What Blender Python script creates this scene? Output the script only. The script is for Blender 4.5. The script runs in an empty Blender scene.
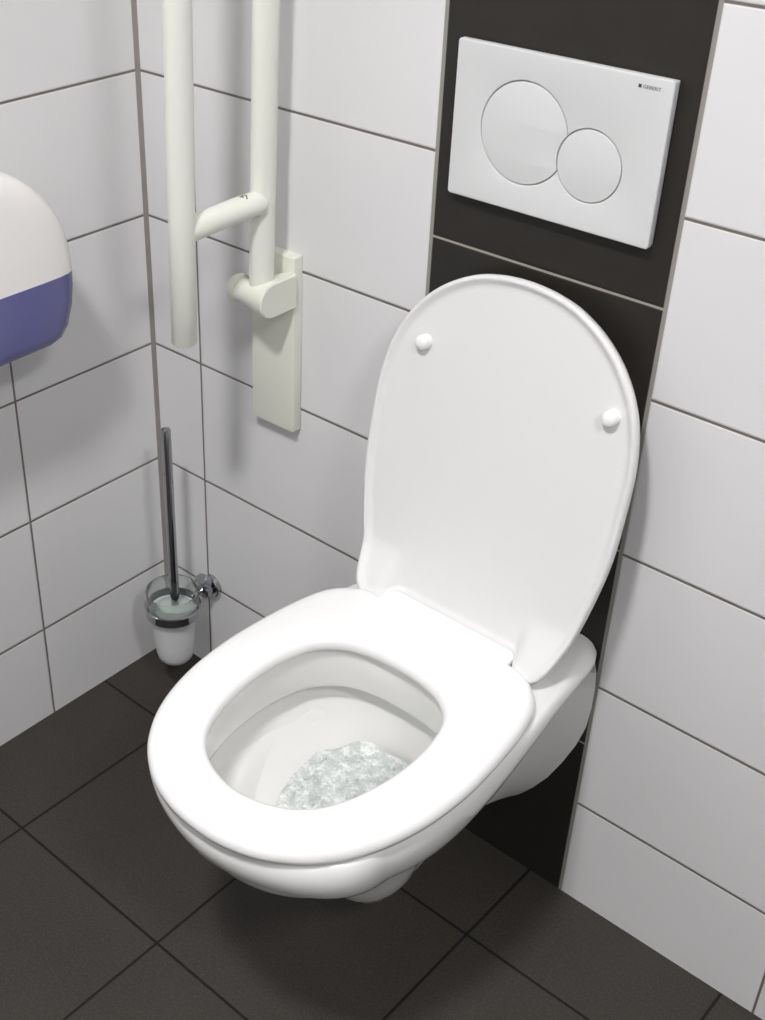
import bpy, bmesh, math, random
from mathutils import Vector, Matrix
random.seed(4)
C = bpy.context.scene.collection
PI = math.pi

# ------------------------------------------------------------------ helpers
def tag(o, label=None, cat=None, group=None, kind=None):
    if label: o['label'] = label
    if cat: o['category'] = cat
    if group: o['group'] = group
    if kind: o['kind'] = kind
    return o

def empty(name, loc, label, cat):
    o = bpy.data.objects.new(name, None); C.objects.link(o)
    o.location = loc; o.empty_display_size = .05
    return tag(o, label, cat)

def obj(name, bm, m, parent=None, smooth=True, angle=40):
    """links a bmesh (world coordinates) as one mesh object, below its parent"""
    bmesh.ops.recalc_face_normals(bm, faces=bm.faces)
    me = bpy.data.meshes.new(name); bm.to_mesh(me); bm.free()
    me.materials.append(m)
    if smooth:
        me.polygons.foreach_set('use_smooth', [True]*len(me.polygons))
        me.set_sharp_from_angle(angle=math.radians(angle))
    o = bpy.data.objects.new(name, me); C.objects.link(o)
    if parent:
        o.parent = parent
        if parent.type == 'EMPTY': o.matrix_parent_inverse = Matrix.Translation(parent.location).inverted()
    return o

def bridge(bm, a, b):
    n = len(a)
    for i in range(n):
        j = (i+1) % n
        try: bm.faces.new((a[i], a[j], b[j], b[i]))
        except ValueError: pass

def loft(bm, rings, cap0=False, cap1=False, closed=False):
    vs = [[bm.verts.new(p) for p in r] for r in rings]
    for a, b in zip(vs, vs[1:]): bridge(bm, a, b)
    if closed: bridge(bm, vs[-1], vs[0])
    if cap0: bm.faces.new(list(reversed(vs[0])))
    if cap1: bm.faces.new(vs[-1])
    return vs

def box(bm, x0, x1, y0, y1, z0, z1, bev=0, seg=3):
    r = bmesh.ops.create_cube(bm, size=1, matrix=Matrix.Translation(((x0+x1)/2, (y0+y1)/2, (z0+z1)/2)) @ Matrix.Diagonal((x1-x0, y1-y0, z1-z0, 1)))
    if bev:
        es = set(e for v in r['verts'] for e in v.link_edges)
        bmesh.ops.bevel(bm, geom=list(es), offset=bev, segments=seg, affect='EDGES', profile=.5)

def lathe(bm, prof, origin, axis, n=40, cap=True):
    """prof: (radius, distance along axis)"""
    ax = Vector(axis).normalized(); t = Vector((0, 0, 1)) if abs(ax.z) < .9 else Vector((1, 0, 0))
    u = ax.cross(t).normalized(); v = ax.cross(u)
    o = Vector(origin)
    rings = [[o + ax*d + (u*math.cos(2*PI*k/n) + v*math.sin(2*PI*k/n))*r for k in range(n)] for r, d in prof]
    return loft(bm, rings, cap, cap)

def tube(bm, pts, rad, n=28, cap=True):
    pts = [Vector(p) for p in pts]; rings = []
    up = None
    for i, p in enumerate(pts):
        d = (pts[min(i+1, len(pts)-1)] - pts[max(i-1, 0)]).normalized()
        if up is None:
            up = d.orthogonal().normalized()
        up = (up - d*up.dot(d)).normalized()
        v = d.cross(up); r = rad[i] if isinstance(rad, (list, tuple)) else rad
        rings.append([p + (up*math.cos(2*PI*k/n) + v*math.sin(2*PI*k/n))*r for k in range(n)])
    return loft(bm, rings, cap, cap)

def spl(t, x):
    t = sorted(t)
    if x <= t[0][0]: return t[0][1]
    if x >= t[-1][0]: return t[-1][1]
    for i in range(len(t)-1):
        if x <= t[i+1][0]: break
    def m(j):
        if j <= 0: return (t[1][1]-t[0][1])/(t[1][0]-t[0][0])
        if j >= len(t)-1: return (t[-1][1]-t[-2][1])/(t[-1][0]-t[-2][0])
        return (t[j+1][1]-t[j-1][1])/(t[j+1][0]-t[j-1][0])
    (a, b), (c, d) = t[i], t[i+1]; h = c-a; s = (x-a)/h
    return (2*s**3-3*s**2+1)*b + (s**3-2*s*s+s)*h*m(i) + (-2*s**3+3*s*s)*d + (s**3-s*s)*h*m(i+1)

def sstep(a, b, x):
    t = min(1, max(0, (x-a)/(b-a))); return t*t*(3-2*t)

def loop_from(keys, n):
    """half outline keys (x>=0) from the back centre to the front centre -> closed symmetric loop of 2n points, even spacing"""
    def cr(p0, p1, p2, p3, t):
        return tuple(.5*((2*b)+(-a+c)*t+(2*a-5*b+4*c-d)*t*t+(-a+3*b-3*c+d)*t**3) for a, b, c, d in zip(p0, p1, p2, p3))
    k = [(-keys[1][0], keys[1][1])] + list(keys) + [(-keys[-2][0], keys[-2][1])]
    d = []
    for i in range(1, len(k)-2):
        for s in range(24): d.append(cr(k[i-1], k[i], k[i+1], k[i+2], s/24))
    d.append(keys[-1])
    L = [0]
    for a, b in zip(d, d[1:]): L.append(L[-1] + math.dist(a, b))
    half = []; j = 0
    for i in range(n+1):
        q = L[-1]*i/n
        while j < len(L)-2 and L[j+1] < q: j += 1
        f = (q-L[j])/max(L[j+1]-L[j], 1e-9); f = min(1, max(0, f))
        half.append((d[j][0]+(d[j+1][0]-d[j][0])*f, d[j][1]+(d[j+1][1]-d[j][1])*f))
    half[0] = (0, half[0][1]); half[-1] = (0, half[-1][1])
    return half + [(-x, y) for x, y in reversed(half[1:-1])]

def offset(lp, dist):
    """moves a closed 2D loop inwards by dist"""
    n = len(lp); out = []
    A = sum(lp[i][0]*lp[(i+1) % n][1]-lp[(i+1) % n][0]*lp[i][1] for i in range(n))
    s = 1 if A > 0 else -1
    for i in range(n):
        (x0, y0), (x1, y1) = lp[i-1], lp[(i+1) % n]
        dx, dy = x1-x0, y1-y0; l = math.hypot(dx, dy) or 1
        out.append((lp[i][0]-s*dy/l*dist, lp[i][1]+s*dx/l*dist))
    return out

def lerp2(a, b, t): return [(p[0]+(q[0]-p[0])*t, p[1]+(q[1]-p[1])*t) for p, q in zip(a, b)]

# ------------------------------------------------------------------ materials
def mat(name): 
    m = bpy.data.materials.new(name); m.use_nodes = True
    return m, m.node_tree, m.node_tree.nodes['Principled BSDF']

def simple(name, col, rough=.4, metal=0, noise=0, scale=60, bump=0, **kw):
    m, nt, b = mat(name)
    b.inputs['Base Color'].default_value = (*col, 1); b.inputs['Roughness'].default_value = rough; b.inputs['Metallic'].default_value = metal
    for k, v in kw.items(): b.inputs[k.replace('_', ' ')].default_value = v
    tc = nt.nodes.new('ShaderNodeTexCoord'); nz = nt.nodes.new('ShaderNodeTexNoise')
    nz.inputs['Scale'].default_value = scale; nz.inputs['Detail'].default_value = 4
    nt.links.new(tc.outputs['Object'], nz.inputs['Vector'])
    if noise:
        mx = nt.nodes.new('ShaderNodeMix'); mx.data_type = 'RGBA'
        mx.inputs[6].default_value = (*[c*(1-noise) for c in col], 1); mx.inputs[7].default_value = (*[min(1, c*(1+noise)) for c in col], 1)
        nt.links.new(nz.outputs['Fac'], mx.inputs[0]); nt.links.new(mx.outputs[2], b.inputs['Base Color'])
    if bump:
        bp = nt.nodes.new('ShaderNodeBump'); bp.inputs['Strength'].default_value = bump; bp.inputs['Distance'].default_value = .001
        nt.links.new(nz.outputs['Fac'], bp.inputs['Height']); nt.links.new(bp.outputs['Normal'], b.inputs['Normal'])
    return m

class N:
    """tiny maths builder over the node tree"""
    def __init__(s, nt): s.nt = nt
    def m(s, op, *a):
        n = s.nt.nodes.new('ShaderNodeMath'); n.operation = op
        for i, v in enumerate(a):
            if isinstance(v, (int, float)): n.inputs[i].default_value = v
            else: s.nt.links.new(v, n.inputs[i])
        return n.outputs[0]
    def periodic(s, c, off, per):      # distance to the nearest line off + k*per
        t = s.m('DIVIDE', s.m('SUBTRACT', c, off), per)
        f = s.m('SUBTRACT', t, s.m('ROUND', t))
        return s.m('MULTIPLY', s.m('ABSOLUTE', f), per)
    def line(s, c, at): return s.m('ABSOLUTE', s.m('SUBTRACT', c, at))
    def mix(s, f, a, b):
        n = s.nt.nodes.new('ShaderNodeMix'); n.data_type = 'RGBA'
        for i, v in ((0, f), (6, a), (7, b)):
            if isinstance(v, (int, float)): n.inputs[i].default_value = v
            elif isinstance(v, tuple): n.inputs[i].default_value = (*v, 1)
            else: s.nt.links.new(v, n.inputs[i])
        return n.outputs[2]
    def ramp(s, x, a, b):              # smooth 0..1 between a and b
        n = s.nt.nodes.new('ShaderNodeMapRange'); n.interpolation_type = 'SMOOTHSTEP'
        s.nt.links.new(x, n.inputs[0]); n.inputs[1].default_value = a; n.inputs[2].default_value = b
        return n.outputs[0]
    def noise(s, vec, scale, detail=3):
        n = s.nt.nodes.new('ShaderNodeTexNoise'); n.inputs['Scale'].default_value = scale; n.inputs['Detail'].default_value = detail
        s.nt.links.new(vec, n.inputs['Vector']); return n.outputs['Fac']

H0, XL, XR, SEAM_A, SEAM_C, SEAM_B = .1707, .4960, .7948, .1018, 1.0776, -.2548
WHITE = (.80, .797, .797); GROUT = (.17, .145, .13); GREY = (.30, .285, .26)

def wall_material(name, kind):
    m, nt, b = mat(name); n = N(nt)
    tc = nt.nodes.new('ShaderNodeTexCoord'); sp = nt.nodes.new('ShaderNodeSeparateXYZ')
    nt.links.new(tc.outputs['Object'], sp.inputs[0]); X, Y, Z = sp.outputs
    P = tc.outputs['Object']
    rows = n.periodic(Z, H0, .2)
    if kind == 'back':
        left = n.m('LESS_THAN', X, (XL+XR)/2)
        dl = n.periodic(X, SEAM_A, .4); dr = n.periodic(X, SEAM_C, .4)
        cols = n.m('ADD', n.m('MULTIPLY', dl, left), n.m('MULTIPLY', dr, n.m('SUBTRACT', 1, left)))
    else:
        cols = n.periodic(Y if kind == 'left' else (Y if kind == 'right' else X), SEAM_B, .4)
    d = n.m('MINIMUM', rows, cols)
    g = n.m('SUBTRACT', 1, n.ramp(d, .0011, .0021))
    blotch = n.noise(P, 9); fine = n.noise(P, 420, 2)
    tile = n.mix(blotch, tuple(c*.965 for c in WHITE), WHITE)
    tile = n.mix(n.m('MULTIPLY', fine, .16), tile, (.62, .62, .64))
    gn = n.mix(n.noise(P, 60), tuple(c*.75 for c in GROUT), tuple(c*1.3 for c in GROUT))
    col = n.mix(g, tile, gn)
    hgt = n.ramp(d, .0010, .0034)
    rough = .30
    if kind == 'back':
        inside = n.m('MULTIPLY', n.m('GREATER_THAN', X, XL), n.m('LESS_THAN', X, XR))
        edge = n.m('MINIMUM', n.line(X, XL+.0008), n.line(X, XR-.0008))
        dk = n.periodic(Z, .8732, .3)
        dg = n.m('SUBTRACT', 1, n.ramp(dk, .0010, .0018))
        dark = n.mix(n.noise(P, 30, 6), (.013, .0112, .0092), (.024, .021, .018))
        dark = n.mix(n.m('MULTIPLY', fine, .25), dark, (.06, .055, .05))
        dark = n.mix(dg, dark, (.36, .33, .29))
        col = n.mix(inside, col, dark)
        eg = n.m('SUBTRACT', 1, n.ramp(edge, .0020, .0030))
        col = n.mix(eg, col, GREY)
        dd = dk
        hgt = n.m('MINIMUM', n.m('ADD', n.m('MULTIPLY', n.ramp(dd, .001, .0034), inside), n.m('MULTIPLY', hgt, n.m('SUBTRACT', 1, inside))), n.ramp(edge, .002, .0044))
        rough = n.m('ADD', .30, n.m('MULTIPLY', inside, .12))
    wob = n.m('MULTIPLY', n.noise(P, 14), .35)
    bp = nt.nodes.new('ShaderNodeBump'); bp.inputs['Strength'].default_value = .55; bp.inputs['Distance'].default_value = .0012
    nt.links.new(n.m('ADD', hgt, wob), bp.inputs['Height']); nt.links.new(bp.outputs['Normal'], b.inputs['Normal'])
    nt.links.new(col, b.inputs['Base Color']); 
    if isinstance(rough, float): b.inputs['Roughness'].default_value = rough
    else: nt.links.new(rough, b.inputs['Roughness'])
    b.inputs['Specular IOR Level'].default_value = .35
    return m

def floor_material():
    m, nt, b = mat('dark floor tiles'); n = N(nt)
    tc = nt.nodes.new('ShaderNodeTexCoord'); sp = nt.nodes.new('ShaderNodeSeparateXYZ')
    nt.links.new(tc.outputs['Object'], sp.inputs[0]); X, Y, Z = sp.outputs; P = tc.outputs['Object']
    p = .2915
    d = n.m('MINIMUM', n.periodic(X, .7440, p), n.periodic(Y, -.1498, p))
    g = n.m('SUBTRACT', 1, n.ramp(d, .0013, .0024))
    base = n.mix(n.noise(P, 6, 5), (.032, .028, .024), (.049, .0435, .038))
    sp1 = n.ramp(n.noise(P, 330, 3), .42, .72)
    base = n.mix(n.m('MULTIPLY', sp1, .40), base, (.085, .077, .068))
    col = n.mix(g, base, (.006, .005, .005))
    bp = nt.nodes.new('ShaderNodeBump'); bp.inputs['Strength'].default_value = .5; bp.inputs['Distance'].default_value = .001
    h = n.m('ADD', n.ramp(d, .001, .0035), n.m('MULTIPLY', n.noise(P, 200), .3))
    nt.links.new(h, bp.inputs['Height']); nt.links.new(bp.outputs['Normal'], b.inputs['Normal'])
    nt.links.new(col, b.inputs['Base Color']); b.inputs['Roughness'].default_value = .62
    b.inputs['Specular IOR Level'].default_value = .3
    return m

M_CER = simple('glazed ceramic', (.87, .865, .85), .10, Coat_Weight=.3, Coat_Roughness=.05)
M_SEAT = simple('white seat plastic', (.90, .90, .895), .22)
M_LID = simple('white lid plastic', (.79, .78, .78), .28, noise=.01)
M_PLATE = simple('matt white plastic', (.70, .705, .705), .42, noise=.02, scale=500, bump=.05)
M_RAIL = simple('cream coated tube', (.82, .825, .755), .34, noise=.015)
M_RAILP = simple('cream plastic', (.78, .79, .70), .40, noise=.02)
M_CHROME = simple('polished chrome', (.42, .43, .46), .10, metal=1)
M_DISP = simple('ivory dispenser plastic', (.90, .875, .86), .30)
M_BLUE = simple('tinted blue plastic', (.125, .125, .30), .25, noise=.12, scale=12, Transmission_Weight=.0, Coat_Weight=.2)
M_DARK = simple('dark print', (.05, .05, .055), .6)
M_SCUFF = simple('brown scuff', (.10, .08, .05), .7)
M_SIL = simple('grey silicone', (.27, .25, .235), .5, noise=.15)
M_PAINT = simple('ceiling paint', (.22, .22, .22), .8)
M_BRISTLE = simple('white bristles', (.75, .75, .73), .8)
M_GUARD = simple('white brush guard', (.50, .56, .53), .15)

def glass_mat(name, rough, col, mixw):
    m, nt, b = mat(name)
    b.inputs['Base Color'].default_value = (*col, 1); b.inputs['Roughness'].default_value = rough
    b.inputs['Transmission Weight'].default_value = mixw; b.inputs['IOR'].default_value = 1.45
    return m
M_FROST = glass_mat('frosted glass', .5, (.95, .96, .97), .35)
M_CLEAR = glass_mat('clear greenish glass', .06, (.93, .97, .95), .93)

def water_mat():
    """churning flush water: clear water streaked with white foam"""
    m, nt, b = mat('flushing water')
    n = N(nt); tc = nt.nodes.new('ShaderNodeTexCoord'); P = tc.outputs['Object']
    foam = n.ramp(n.m('ADD', n.noise(P, 55, 6), n.m('MULTIPLY', n.noise(P, 260, 4), .7)), .72, 1.12)
    nt.links.new(n.mix(foam, (.82, .875, .85), (.93, .95, .93)), b.inputs['Base Color'])
    b.inputs['IOR'].default_value = 1.33
    nt.links.new(n.m('MULTIPLY', n.m('SUBTRACT', 1, foam), .30), b.inputs['Transmission Weight'])
    nt.links.new(n.m('ADD', n.m('MULTIPLY', foam, .25), .04), b.inputs['Roughness'])
    bp = nt.nodes.new('ShaderNodeBump'); bp.inputs['Strength'].default_value = .9; bp.inputs['Distance'].default_value = .004
    h = n.m('ADD', n.noise(P, 70, 5), n.m('MULTIPLY', n.noise(P, 230, 3), .6))
    nt.links.new(h, bp.inputs['Height']); nt.links.new(bp.outputs['Normal'], b.inputs['Normal'])
    return m
M_WATER = water_mat()

# ------------------------------------------------------------------ room shell
RX, RY, RZ = 2.75, -2.30, 2.42
def slab(name, dims, m):
    bm = bmesh.new(); box(bm, *dims); o = obj(name, bm, m, smooth=False); tag(o, kind='structure'); return o
slab('floor', (-.1, RX+.1, RY-.1, .1, -.1, 0), floor_material())
slab('wall_back', (-.1, RX+.1, 0, .1, 0, RZ), wall_material('back wall tiles with dark strip', 'back'))
slab('wall_left', (-.1, 0, RY-.1, 0, 0, RZ), wall_material('left wall tiles', 'left'))
M_GP = simple('grey painted partition', (.16, .16, .16), .6, noise=.05)
slab('wall_right', (RX, RX+.1, RY-.1, 0, 0, RZ), M_GP)
slab('wall_front', (0, RX, RY-.1, RY, 0, RZ), simple('pale partition', (.50, .50, .49), .6, noise=.05))
slab('ceiling', (-.1, RX+.1, RY-.1, .1, RZ, RZ+.1), M_PAINT)
# silicone bead in the corner between the two tiled walls
bm = bmesh.new()
s = .0052
loft(bm, [[(0, 0, z), (s, 0, z), (s*.42, -s*.42, z), (0, -s, z)] for z in (0, RZ)], True, True)
tag(obj('trim_1', bm, M_SIL), kind='structure')

# ------------------------------------------------------------------ toilet
XC = .648
RT = [(0, .139), (.03, .146), (.1, .150), (.2, .156), (.3, .162), (.4, .167), (.5, .1695), (.62, .170), (.72, .164), (.8, .152)]
def rim(q):
    if q <= .80: return spl(RT, q)
    t = min(1, (q-.80)/.2); return .152*max(0, 1-t**2.15)**.56
def smax(a, b, k=.012):
    h = max(k-abs(a-b), 0)/k; return max(a, b)+h*h*k*.25
def zs(q): return spl([(0, .405), (.15, .392), (.3, .370), (.5, .343), (.7, .337), (1, .345)], q)
ZT = .436
SK = [(0, 1.0, -.530), (.15, 1.012, -.534), (.32, 1.006, -.532), (.5, .985, -.526), (.65, .955, -.514), (.8, .915, -.498), (.92, .87, -.482), (1, .84, -.470)]
BD = [(.05, -.285, .172, .125), (.14, -.28, .150, .110), (.25, -.275, .130, .097), (.37, -.265, .115, .083), (.5, -.255, .103, .072), (.64, -.243, .090, .062), (.78, -.238, .078, .055), (.89, -.235, .067, .048), (.96, -.235, .055, .040), (1, -.235, .035, .026)]
NH = 48
def outer_rings():
    rings = []
    for ins, z in ((.008, .4370), (.005, .4364), (.0025, .4350), (.0005, .432)):
        r = []
        for j in range(NH+1):
            y = (SK[0][2]+ins)*math.sin(PI/2*j/NH); q = min(1, y/SK[0][2])
            k = 1-sstep(.06, .26, q)          # the deck rolls off more towards the wall
            r.append((max(0, rim(min(1, y/(SK[0][2]+ins)))-ins*(1+k*1.9)), y, z-k*(.4372-z)*1.6))
        rings.append(r)
    for t, sc, yf in SK[1:]:
        r = []
        for j in range(NH+1):
            y = yf*math.sin(PI/2*j/NH); q = min(1, y/yf)
            f = sc if q > .25 else 1+(sc-1)*q/.25
            zt = .433-.010*(1-sstep(.06, .26, q)); r.append((rim(q)*f, y, zt+(zs(q)-zt)*t))
        rings.append(r)
    for s, yc, a, b in BD:
        yf = yc-a; r = []
        for j in range(NH+1):
            y = yf*math.sin(PI/2*j/NH); q = y/-.53
            e = 1-((y-yc)/a)**2
            we = b*math.sqrt(max(e, 0)) if y < yc+a else 0
            wt = (.088-.058*s)*(1 if y > yc else math.sqrt(max(e, 0)))
            zb = .108+.010*sstep(-.22, -.13, y)+.005*sstep(-.07, 0, y)
            z = zs(q)+(zb-zs(q))*s
            wfl = spl([(.11, .05), (.15, .080), (.20, .108), (.29, .140), (.36, .145), (.42, .140)], z)
            fl = wt+(wfl-wt)*max(0, 1-(-y/.075))**1.5
            w = smax(smax(we, wt), fl) if y > yc else max(we, wt)
            r.append((w, y, z))
        rings.append(r)
    return rings
def full(r): return [(XC+w, min(y, -.0012), z) for w, y, z in r] + [(XC-w, min(y, -.0012), z) for w, y, z in reversed(r[:-1])]
HOLE = [(0, -.2125), (.035, -.2150), (.068, -.226), (.094, -.252), (.1055, -.290), (.1085, -.330), (.104, -.375), (.092, -.418), (.072, -.450), (.040, -.471), (0, -.479)]
def hole_like(sx, yb, yf):      # the hole outline rescaled to width sx and y range yb..yf, sampled like the outer rings (2*NH+1 points)
    k = [(x*sx/.1085, yb+(y+.2125)/(-.479+.2125)*(yf-yb)) for x, y in HOLE]
    lp = loop_from(k, NH)
    half = lp[:NH+1]
    return half
toilet = empty('toilet', (XC, 0, 0), 'white wall-hung toilet with raised lid, seat down, water swirling in its bowl', 'toilet')
bm = bmesh.new()
orings = outer_rings()
inner = []
for sx, yb, yf, z in [(.122, -.196, -.494, .4368), (.1175, -.2005, -.4895, .4345), (.1165, -.2015, -.4885, .430), (.1185, -.200, -.489, .405), (.1215, -.198, -.490, .378), (.1235, -.1965, -.4915, .3715),
                      (.127, -.192, -.495, .3705), (.135, -.184, -.502, .3760), (.1405, -.178, -.506, .384), (.1425, -.176, -.508, .378), (.141, -.1755, -.506, .364), (.135, -.1765, -.498, .345), (.120, -.180, -.475, .320), (.101, -.184, -.438, .300), (.080, -.190, -.390, .2855),
                      (.068, -.194, -.358, .274), (.058, -.196, -.325, .258), (.048, -.19, -.295, .245), (.038, -.185, -.27, .235), (.02, -.19, -.24, .23)]:
    inner.append([(XC+x, y, z) for x, y in hole_like(sx, yb, yf)] + [(XC-x, y, z) for x, y in reversed(hole_like(sx, yb, yf)[:-1])])
rings = [full(r) for r in reversed(orings)] + inner
vs = loft(bm, rings)
bm.faces.new(vs[0]); bm.faces.new(vs[-1])
bmesh.ops.remove_doubles(bm, verts=bm.verts, dist=1e-6)
bmesh.ops.triangulate(bm, faces=[f for f in bm.faces if len(f.verts) > 4])
bowl = obj('bowl', bm, M_CER, toilet, angle=60)

# seat
SEAT = [(0, -.1245), (.055, -.1245), (.095, -.1250), (.117, -.1285), (.1385, -.142), (.156, -.166), (.1665, -.205), (.1730, -.26), (.1755, -.32), (.169, -.385), (.151, -.443), (.122, -.488), (.083, -.519), (.042, -.5345), (0, -.539)]
XS = XC-.0015
NS = 90
so = loop_from(SEAT, NS); sh = loop_from(HOLE, NS)
prof = [(so, .003, .4385), (so, 0, .4405), (so, -.0008, .446), (so, .0008, .4515), (so, .004, .4555), (so, .009, .4580), (so, .016, .4590)]
rings = [[(XS+x, y, z) for x, y in offset(l, d)] for l, d, z in prof]
a, b = offset(so, .016), offset(sh, -.014)
for t in (.33, .66, 1): rings.append([(XS+x, y, .4590+(.0006 if t < 1 else -.0006)) for x, y in lerp2(a, b, t)])
for d, z in ((-.006, .4568), (-.002, .4538), (0, .448), (-.001, .4415), (-.004, .4385)): rings.append([(XS+x, y, z) for x, y in offset(sh, d)])
bm = bmesh.new(); loft(bm, rings, closed=True)
seat = obj('seat', bm, M_SEAT, toilet, angle=70)
bm = bmesh.new(); box(bm, XC-.0955, XC+.0945, -.150, -.1030, .4405, .4594, .003)
box(bm, XC-.092, XC+.093, -.1010, -.092, .4405, .4605, .003)
obj('hinge', bm, M_SEAT, toilet)
# two buffers under the seat towards the front
# lid: local frame u across, l up along the lid, n towards the room
TILT = math.atan(.080/.43); HL = Vector((XC+.0020, -.106, .440))
def lp3(u, l, n):
    return HL + Vector((u, l*math.sin(TILT)-n*math.cos(TILT), l*math.cos(TILT)+n*math.sin(TILT)))
LID = [(0, .016), (.060, .016), (.0900, .0155), (.0965, .0070), (.108, .0020), (.125, .0030), (.1375, .0165), (.1470, .045), (.1600, .10), (.1700, .165), (.1715, .225), (.1690, .285), (.1575, .334), (.135, .374), (.105, .404), (.069, .425), (.035, .4345), (0, .4375)]
NL = 110
lo = loop_from(LID, NL)
ctr = (0, .21)
def sc(l, s): return [(ctr[0]+(x-ctr[0])*s, ctr[1]+(y-ctr[1])*s) for x, y in l]
def lobe(u, l):
    return .0235*sstep(.083, .103, abs(u))*(1-sstep(.006, .074, l))
def front(l, n): return [lp3(x, y, n+lobe(x, y)) for x, y in l]
rings = [[lp3(x, y, -.013) for x, y in sc(lo, s)] for s in (.02, .3, .6, .85)]
for d, n in ((.012, -.0125), (.006, -.0105), (.002, -.006), (0, 0)): rings.append([lp3(x, y, n) for x, y in offset(lo, d)])
LIN = [(0, .026), (.060, .026), (.088, .0245), (.101, .0195), (.112, .0160), (.1215, .0175), (.128, .0265), (.1360, .047), (.148, .10), (.1580, .165), (.1595, .225), (.1573, .283), (.1470, .328), (.126, .365), (.0985, .3935), (.065, .4135), (.033, .4225), (0, .4255)]
base = loop_from(LIN, NL)
for t, n in ((0, .003), (.08, .0065), (.27, .0080), (.5, .0070), (.75, .0042), (1, .0028)): rings.append(front(lerp2(lo, base, t), n))
for s in (.98, .96, .94, .92, .90, .88, .86, .84, .82, .79, .76, .72, .66, .58, .48, .35, .2, .08, .02): rings.append(front(sc(base, s), .0026))
bm = bmesh.new(); vs = loft(bm, rings)
bm.faces.new(vs[0]); bm.faces.new(vs[-1])
lid = obj('lid', bm, M_LID, toilet, angle=70)
nrm = lp3(0, 0, 1)-lp3(0, 0, 0)
for u, l in ((-.1155, .3335), (.1305, .3285)):
    bm = bmesh.new(); lathe(bm, [(.0002, .0150), (.0040, .0146), (.0072, .0128), (.0088, .0095), (.0092, .002), (.0092, 0)][::-1], lp3(u, l, .002), nrm, 28)
    obj('buffer', bm, M_SEAT, lid)

# water: a rough, swirling surface with foam bubbles and splashes
bm = bmesh.new()
rings = []
def wz(x, y):
    return .2915+.0022*math.sin(95*x+60*y)+.0018*math.sin(140*y-70*x+1)+.0012*math.sin(260*x+1.3)*math.cos(230*y)
for s in (1, .9, .8, .7, .6, .5, .4, .3, .2, .1, .02):
    rings.append([(XC+x*s, -.293+(y+.293)*s, wz(x*s, y*s)) for x, y in loop_from([(0, -.196), (.040, -.200), (.066, -.222), (.080, -.262), (.077, -.31), (.066, -.345), (.040, -.378), (0, -.390)], 40)])
low = [[(XC+x*s, -.293+(y+.293)*s, .2835-.04*(1-s)) for x, y in loop_from([(0, -.196), (.040, -.200), (.066, -.222), (.080, -.262), (.077, -.31), (.066, -.345), (.040, -.378), (0, -.390)], 40)] for s in (.1, .5, .93)]
vs = loft(bm, low+rings); bm.faces.new(vs[0]); bm.faces.new(vs[-1])
water = obj('water', bm, M_WATER, toilet)
bm = bmesh.new()
def drop(x, y, z, r): bmesh.ops.create_icosphere(bm, subdivisions=2, radius=r, matrix=Matrix.Translation((x, y, z)) @ Matrix.Diagonal((1, 1, .7, 1)))
for i in range(260):
    a = random.uniform(0, 2*PI); q = random.uniform(.25, 1)**.6
    x = .076*q*math.cos(a); y = -.293+.098*q*math.sin(a)
    if random.random() < .35: x, y = random.gauss(.01, .022), random.gauss(-.30, .03)
    drop(XC+x, y, wz(x, y+0)+.0005, random.uniform(.0008, .0026))
o = obj('splashes', bm, M_WATER, toilet); o['kind'] = 'stuff'

# ------------------------------------------------------------------ flush plate
def outline_mesh(name, loops, y_front, depth, bevel, m, parent):
    """flat plate with holes in the x-z plane; the front face lies at y_front, from filled outline curves"""
    cu = bpy.data.curves.new(name, 'CURVE'); cu.dimensions = '2D'; cu.fill_mode = 'BOTH'
    for lp in loops:
        s = cu.splines.new('POLY'); s.points.add(len(lp)-1)
        for p, (x, z) in zip(s.points, lp): p.co = (x, z, 0, 1)
        s.use_cyclic_u = True
    cu.extrude = depth/2-bevel; cu.bevel_depth = bevel; cu.bevel_resolution = 2; cu.offset = -bevel
    t = bpy.data.objects.new(name, cu); C.objects.link(t)
    dg = bpy.context.evaluated_depsgraph_get()
    me = bpy.data.meshes.new_from_object(t.evaluated_get(dg)); bpy.data.objects.remove(t)
    bm = bmesh.new(); bm.from_mesh(me)
    bmesh.ops.remove_doubles(bm, verts=bm.verts, dist=1e-6)
    bmesh.ops.transform(bm, matrix=Matrix(((1, 0, 0, 0), (0, 0, -1, y_front+depth/2), (0, 1, 0, 0), (0, 0, 0, 1))), verts=bm.verts)
    return obj(name, bm, m, parent, angle=35)
def circ(cx, cz, r, n=96, a0=0, a1=2*PI, end=False): return [(cx+r*math.cos(a0+(a1-a0)*k/(n-(1 if end else 0))), cz+r*math.sin(a0+(a1-a0)*k/(n-(1 if end else 0)))) for k in range(n)]
def rrect(x0, x1, z0, z1, r, n=8):
    p = []
    for cx, cz, a in ((x1-r, z1-r, 0), (x0+r, z1-r, PI/2), (x0+r, z0+r, PI), (x1-r, z0+r, 1.5*PI)):
        p += [(cx+r*math.cos(a+PI/2*k/n), cz+r*math.sin(a+PI/2*k/n)) for k in range(n+1)]
    return p
BX, BZ, BR = .6130, 1.0170, .0520
SX, SZ, SR = .6925, 1.0010, .0362
def two(c1, r1, c2, r2):
    """angles on circle 1 and 2 where they cross"""
    dx, dz = c2[0]-c1[0], c2[1]-c1[1]; d = math.hypot(dx, dz); a = (r1*r1-r2*r2+d*d)/(2*d); h = math.sqrt(max(r1*r1-a*a, 0)); th = math.atan2(dz, dx)
    return th, math.atan2(h, a), math.atan2(h, d-a)
fp = empty('flush_plate', (.647, 0, .9345), 'white dual flush plate with two round buttons on the dark tile strip', 'flush plate')
bm = bmesh.new(); box(bm, .5255, .7685, -.0075, 0, .936, 1.097, .001); obj('backing', bm, M_PLATE, fp)
th, a1, a2 = two((BX, BZ), BR+.0011, (SX, SZ), SR+.0011)
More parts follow.
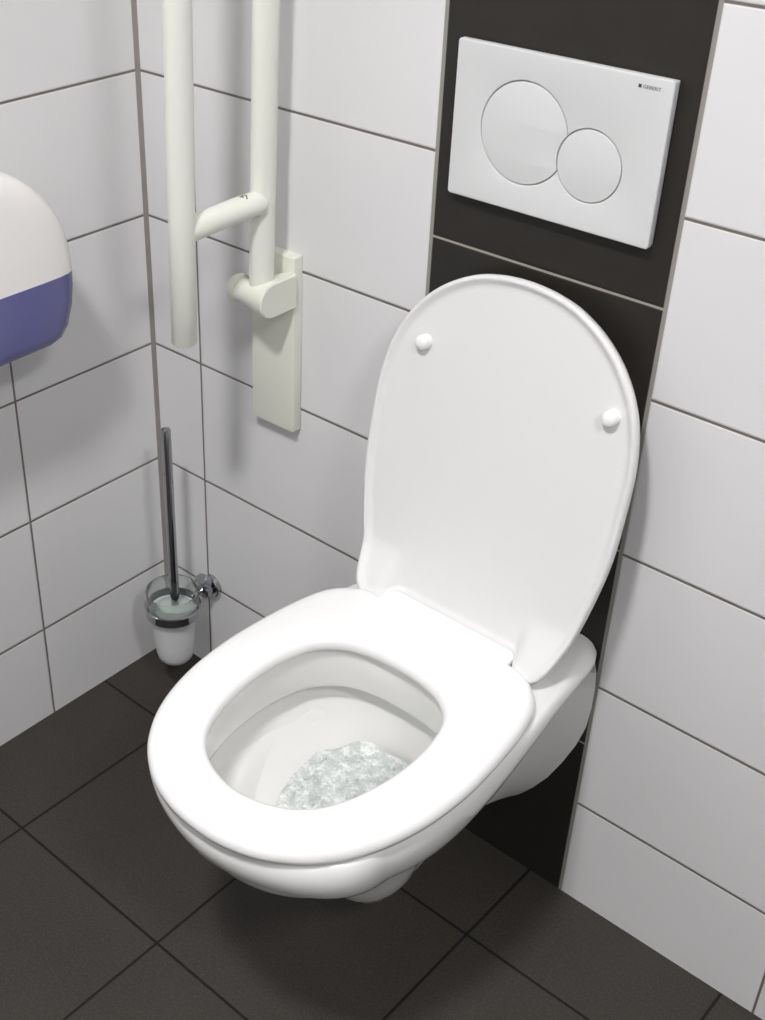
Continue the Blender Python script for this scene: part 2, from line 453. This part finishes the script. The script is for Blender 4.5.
hole = circ(BX, BZ, BR+.0011, 90, th+a1, th+2*PI-a1, True)[:-1] + circ(SX, SZ, SR+.0011, 70, th+PI+a2, th+3*PI-a2, True)[:-1]
# union outline: big circle arc then small circle arc
cb = circ(BX, BZ, BR+.0011, 90, th+a1, th+2*PI-a1, True); cs = circ(SX, SZ, SR+.0011, 70, th-PI+a2, th+PI-a2, True)
outline_mesh('cover', [rrect(.524, .770, .9345, 1.0985, .0035), cb+cs[1:-1]], -.0135, .0085, .0012, M_PLATE, fp)
th, a1, a2 = two((BX, BZ), BR, (SX, SZ), SR+.0014)
cb = circ(BX, BZ, BR, 90, th+a1, th+2*PI-a1, True); cs = circ(SX, SZ, SR+.0014, 24, th+PI+a2, th+PI-a2, True)
b1 = outline_mesh('button', [cb+list((cs))[1:-1]], -.0135, .006, .0008, M_PLATE, fp); b1['label'] = 'large round flush button'
b2 = outline_mesh('button', [circ(SX, SZ, SR)], -.0135, .006, .0008, M_PLATE, fp); b2['label'] = 'small round flush button'
def text_mesh(name, s, size, loc, m, parent, squeeze=1):
    cu = bpy.data.curves.new(name, 'FONT'); cu.body = s; cu.size = size; cu.extrude = .0001; cu.space_character = 1.05
    t = bpy.data.objects.new(name, cu); C.objects.link(t)
    dg = bpy.context.evaluated_depsgraph_get(); me = bpy.data.meshes.new_from_object(t.evaluated_get(dg)); bpy.data.objects.remove(t)
    bm = bmesh.new(); bm.from_mesh(me)
    bmesh.ops.transform(bm, matrix=Matrix(((squeeze, 0, 0, loc[0]), (0, 0, -1, loc[1]), (0, 1, 0, loc[2]), (0, 0, 0, 1))), verts=bm.verts)
    return bm
bm = text_mesh('lettering', 'GEBERIT', .0048, (.7385, -.01360, 1.0868), M_DARK, fp, 1.0)
box(bm, .7335, .7368, -.01372, -.0134, 1.0868, 1.0901)
obj('lettering', bm, M_DARK, fp, smooth=False)

# ------------------------------------------------------------------ fold-up grab rail
RXX, RYA, RYB, RR = .283, -.056, -.190, .0157
ra = empty('folding_grab_rail', (.262, 0, .537), 'cream fold-up grab rail folded upright beside the corner', 'grab rail')
bm = bmesh.new()
box(bm, .2235, .3000, -.0175, 0, .540, .7940, .0022, 3)
obj('wall_plate', bm, M_RAILP, ra, angle=30)
LEAN = .029
def rx(z): return RXX+LEAN*(z-.87)
# U shaped tube: up one side, round the bend above the picture, down the other
pts = [(rx(z), RYA, z) for z in (.752, 1.0, 1.30, 1.50)]
cy, rb = (RYA+RYB)/2, (RYA-RYB)/2
pts += [(rx(1.5+rb*math.sin(a)), cy+rb*math.cos(a), 1.50+rb*math.sin(a)) for a in [PI*k/14 for k in range(1, 14)]]
pts += [(rx(z), RYB, z) for z in (1.50, 1.2, .9, .7325, .7305)]
bm = bmesh.new(); tube(bm, pts, [RR]*(len(pts)-1)+[RR-.002], 32)
obj('rail', bm, M_RAIL, ra, angle=50)
bm = bmesh.new(); lathe(bm, [(RR*.62, 0), (RR*.62, .0012), (RR*.5, .0014)], (rx(.7305)+.001, RYB, .7305), (0, 0, -1), 28); obj('end_plug', bm, M_DARK, ra)
# brace between the two runs
bz = .876
bm = bmesh.new(); tube(bm, [(RXX, RYB+.006, bz-.004), (RXX, RYB+.03, bz-.003), (RXX, -.10, bz-.001), (RXX+.002, RYA-.020, bz), (RXX+.004, RYA-.012, bz), (RXX+.004, RYA-.004, bz)], [.0150, .0150, .0150, .0150, .0145, .010], 28)
brace = obj('brace', bm, M_RAIL, ra)
# scuffs on top of the brace, close to the joint
bm = bmesh.new()
for (dx, dy, L, rot) in ((-.002, -.038, .005, .5), (.001, -.033, .008, -.6), (.003, -.027, .006, .8), (.0065, -.026, .005, -.9), (-.003, -.034, .005, 1.2), (.0105, -.024, .009, 1.4), (.0085, -.021, .005, .9)):
    dx = min(.0138, dx+.004); x, y = RXX+dx, RYA+dy; z = bz+math.sqrt(max(0, .015**2-dx*dx))-.0002
    bmesh.ops.create_cube(bm, size=1, matrix=Matrix.Translation((x, y, z-.0006)) @ Matrix.Rotation(math.asin(dx/.015), 4, 'Y') @ Matrix.Rotation(rot, 4, 'Z') @ Matrix.Diagonal((L, .0015, .0012, 1)))
obj('scuff', bm, M_SCUFF, brace)
# hinge: D shaped housing reaching back to the plate, tapering to a ball end on the left
bm = bmesh.new()
def dsec(x, r, cyy, cz, back):
    p = []
    for k in range(25):
        a = PI/2+PI*k/24; p.append((x, cyy+r*math.cos(a), cz+r*math.sin(a)))
    p += [(x, back, cz-r), (x, back, cz+r)]
    return p
hz = .7510; hy = -.060
loft(bm, [dsec(.3045, .0215, hy, hz, -.0175), dsec(.3030, .0232, hy, hz, -.0175), dsec(.292, .0225, hy, hz, -.0175), dsec(.276, .019, hy, hz, -.030), dsec(.264, .0165, hy, hz, -.048)], True, True)
tube(bm, [(.268, hy, hz), (.25, hy, hz), (.243, hy, hz)], .0158, 28)
obj('hinge', bm, M_RAILP, ra, angle=30)
bm = bmesh.new(); lathe(bm, [(.0160, 0), (.0192, .002), (.0195, .004)] + [(.0195*math.cos(a), .004+.0145*math.sin(a)) for a in [PI/2*k/9 for k in range(1, 9)]] + [(.0004, .0187)], (.2485, hy, hz), (-1, 0, .12), 32)
obj('knob', bm, M_RAILP, ra, angle=30)

# ------------------------------------------------------------------ brush set in the corner
BXX, BYY = .1035, -.080
bh = empty('toilet_brush_holder', (.110, 0, .05), 'frosted glass brush cup in a chrome ring on the wall by the corner', 'brush holder')
bm = bmesh.new()
lathe(bm, [(.0185, 0), (.0195, .001), (.0195, .0085), (.0182, .010), (.0125, .0095), (.0122, .024), (.0108, .026)], (.1135, 0, .1765), (0, -1, 0), 40)
lathe(bm, [(.0112, -.004), (.0112, .031), (.0100, .0325)], (.1135, -.006, .1790), (0, -.72, .70), 32)
tube(bm, [(.1125, -.020, .1800), (.110, -.030, .176), (BXX+.003, BYY+.039, .1700)], .0050, 16)
obj('wall_mount', bm, M_CHROME, bh, angle=30)
bm = bmesh.new()
ro = .0436
loft(bm, [[(BXX+r*math.cos(2*PI*k/56), BYY+r*math.sin(2*PI*k/56), z) for k in range(56)] for r, z in ((ro, .1625), (ro+.0012, .1633), (ro+.0012, .1772), (ro, .1780), (ro-.0012, .1780), (ro-.0012, .1625))], closed=True)
obj('ring', bm, M_CHROME, bh, angle=30)
gp = [(.0005, .0655), (.014, .0660), (.0230, .0690), (.0280, .0755), (.0304, .086), (.0325, .110), (.0345, .140), (.0360, .158)]
bm = bmesh.new()
outer = gp+[(.0385, .1625), (.0405, .1645)]
inn = [(.0405, .1668), (.0365, .1655), (.0335, .158), (.0300, .11), (.0278, .088), (.0250, .0785), (.0210, .0730), (.0005, .071)]
loft(bm, [[(BXX+r*math.cos(2*PI*k/48), BYY+r*math.sin(2*PI*k/48), z) for k in range(48)] for r, z in outer+inn], True, True)
cup = obj('cup', bm, M_FROST, bh); 
bm = bmesh.new()
loft(bm, [[(BXX+r*math.cos(2*PI*k/48), BYY+r*math.sin(2*PI*k/48), z) for k in range(48)] for r, z in ((.0385, .1668), (.0406, .1672), (.0412, .185), (.0422, .2035), (.0416, .2050), (.0404, .2042), (.0394, .186), (.0388, .1690))], closed=True)
o = obj('collar', bm, M_CLEAR, bh); o['label'] = 'clear glass collar above the ring'
br = empty('toilet_brush', (BXX+.002, BYY, .07), 'chrome-handled toilet brush standing in the glass cup', 'toilet brush')
hx = BXX+.0055
bm = bmesh.new(); lathe(bm, [(.0060, .168), (.0060, .192), (.0073, .1935), (.0073, .4955), (.0066, .4975), (.0003, .4978)], (hx, BYY, 0), (0, 0, 1), 28)
obj('handle', bm, M_CHROME, br, angle=30)
bm = bmesh.new(); lathe(bm, [(.0050, .174), (.014, .1765), (.026, .1745), (.0315, .1715), (.0320, .1700), (.0310, .1690), (.0050, .1690)], (hx-.001, BYY, 0), (0, 0, 1), 40)
obj('splash_guard', bm, M_GUARD, br)
bm = bmesh.new(); lathe(bm, [(.003, .168), (.004, .145), (.016, .138), (.0195, .12), (.0195, .088), (.015, .077), (.001, .0745)], (hx-.002, BYY, 0), (0, 0, 1), 28)
obj('bristles', bm, M_BRISTLE, br)

# ------------------------------------------------------------------ roll dispenser on the left wall
dsp = empty('toilet_roll_dispenser', (0, -.375, .70), 'white roll dispenser with a blue lower part on the left wall', 'dispenser')
DY, DW, ZM = -.372, .154, .788
# front outline of the whole body, in (y, z), clockwise from the seam on the right
up = [(DY+DW*math.cos(a)*1.0, ZM+.155*math.sin(a)**.92 if math.sin(a) > 0 else ZM) for a in [PI*k/40 for k in range(41)]]
def lowk():
    r = [(DY+DW, ZM), (DY+DW-.001, .768), (DY+DW-.005, .742), (DY+DW-.015, .715), (DY+DW-.027, .7015), (DY+DW-.046, .696), (DY, .694)]
    return r + [(2*DY-y, z) for y, z in reversed(r[:-1])]
def shell(name, lp, m, cx, cz, grow=0):
    bm = bmesh.new(); rings = []
    for x, ins in ((0, .004), (.02, .002), (.06, 0), (.098, 0), (.109, .002), (.116, .007), (.1205, .016), (.1225, .030), (.1235, .055)):
        rings.append([(x, cx+(y-cx)*(1-ins/.148), cz+(z-cz)*(1-ins/.148)) for y, z in lp])
    vs = loft(bm, rings, True, True)
    return obj(name, bm, m, dsp, angle=35)
shell('cover', up, M_DISP, DY, ZM)
shell('lower_window', lowk(), M_BLUE, DY, ZM-.0)

# ------------------------------------------------------------------ lamps (round ceiling downlights)
def downlight(x, y, power, r, label, col):
    t = empty('ceiling_light', (x, y, RZ), label, 'ceiling light'); t['group'] = 'round ceiling lights'
    bm = bmesh.new(); lathe(bm, [(r+.02, 0), (r+.02, .012), (r+.012, .02), (r, .02), (r, 0)], (x, y, RZ), (0, 0, -1), 48); obj('housing', bm, M_PAINT, t)
    m, nt, b = mat('lamp diffuser'); b.inputs['Emission Color'].default_value = (*col, 1); b.inputs['Emission Strength'].default_value = power/(PI*PI*r*r)
    bm = bmesh.new(); lathe(bm, [(r-.002, .0), (r-.002, .0225), (r-.01, .024)], (x, y, RZ), (0, 0, -1), 48); obj('diffuser', bm, m, t)
L1 = downlight(2.10, -1.05, 31, .17, 'round ceiling light towards the right wall', (1, .985, .99))
L2 = downlight(.88, -1.24, 44, .11, 'round ceiling light above the toilet', (1, .985, .99))
w = bpy.data.worlds.new('room'); bpy.context.scene.world = w; w.use_nodes = True
w.node_tree.nodes['Background'].inputs[0].default_value = (.05, .05, .05, 1)

# ------------------------------------------------------------------ camera (solved from the tile grid)
f, cx, cy, W, H = 1262.06, 290.33, 495.16, 765, 1020
R = ((.7335602612461112, .6795931729550926, .00651631746975917), (.3725430194999795, -.3940707734042286, -.8401904094730143), (-.5684197759951487, .618757904855706, -.542252352172125))
cam = bpy.data.cameras.new('camera'); co = bpy.data.objects.new('camera', cam); C.objects.link(co)
M = Matrix(((R[0][0], -R[1][0], -R[2][0], 1.3111990605), (R[0][1], -R[1][1], -R[2][1], -1.1217715009), (R[0][2], -R[1][2], -R[2][2], 1.4058326034), (0, 0, 0, 1)))
co.matrix_world = M
cam.sensor_fit = 'VERTICAL'; cam.sensor_height = 24; cam.sensor_width = 18; cam.lens = f/H*24
cam.shift_x = (W/2-cx)/H; cam.shift_y = (cy-H/2)/H
cam.clip_start = .01
sc_ = bpy.context.scene; sc_.camera = co
vs_ = sc_.view_settings; vs_.view_transform = 'Standard'; vs_.look = 'None'; vs_.gamma = 1; vs_.use_curve_mapping = False; vs_.exposure = -.42
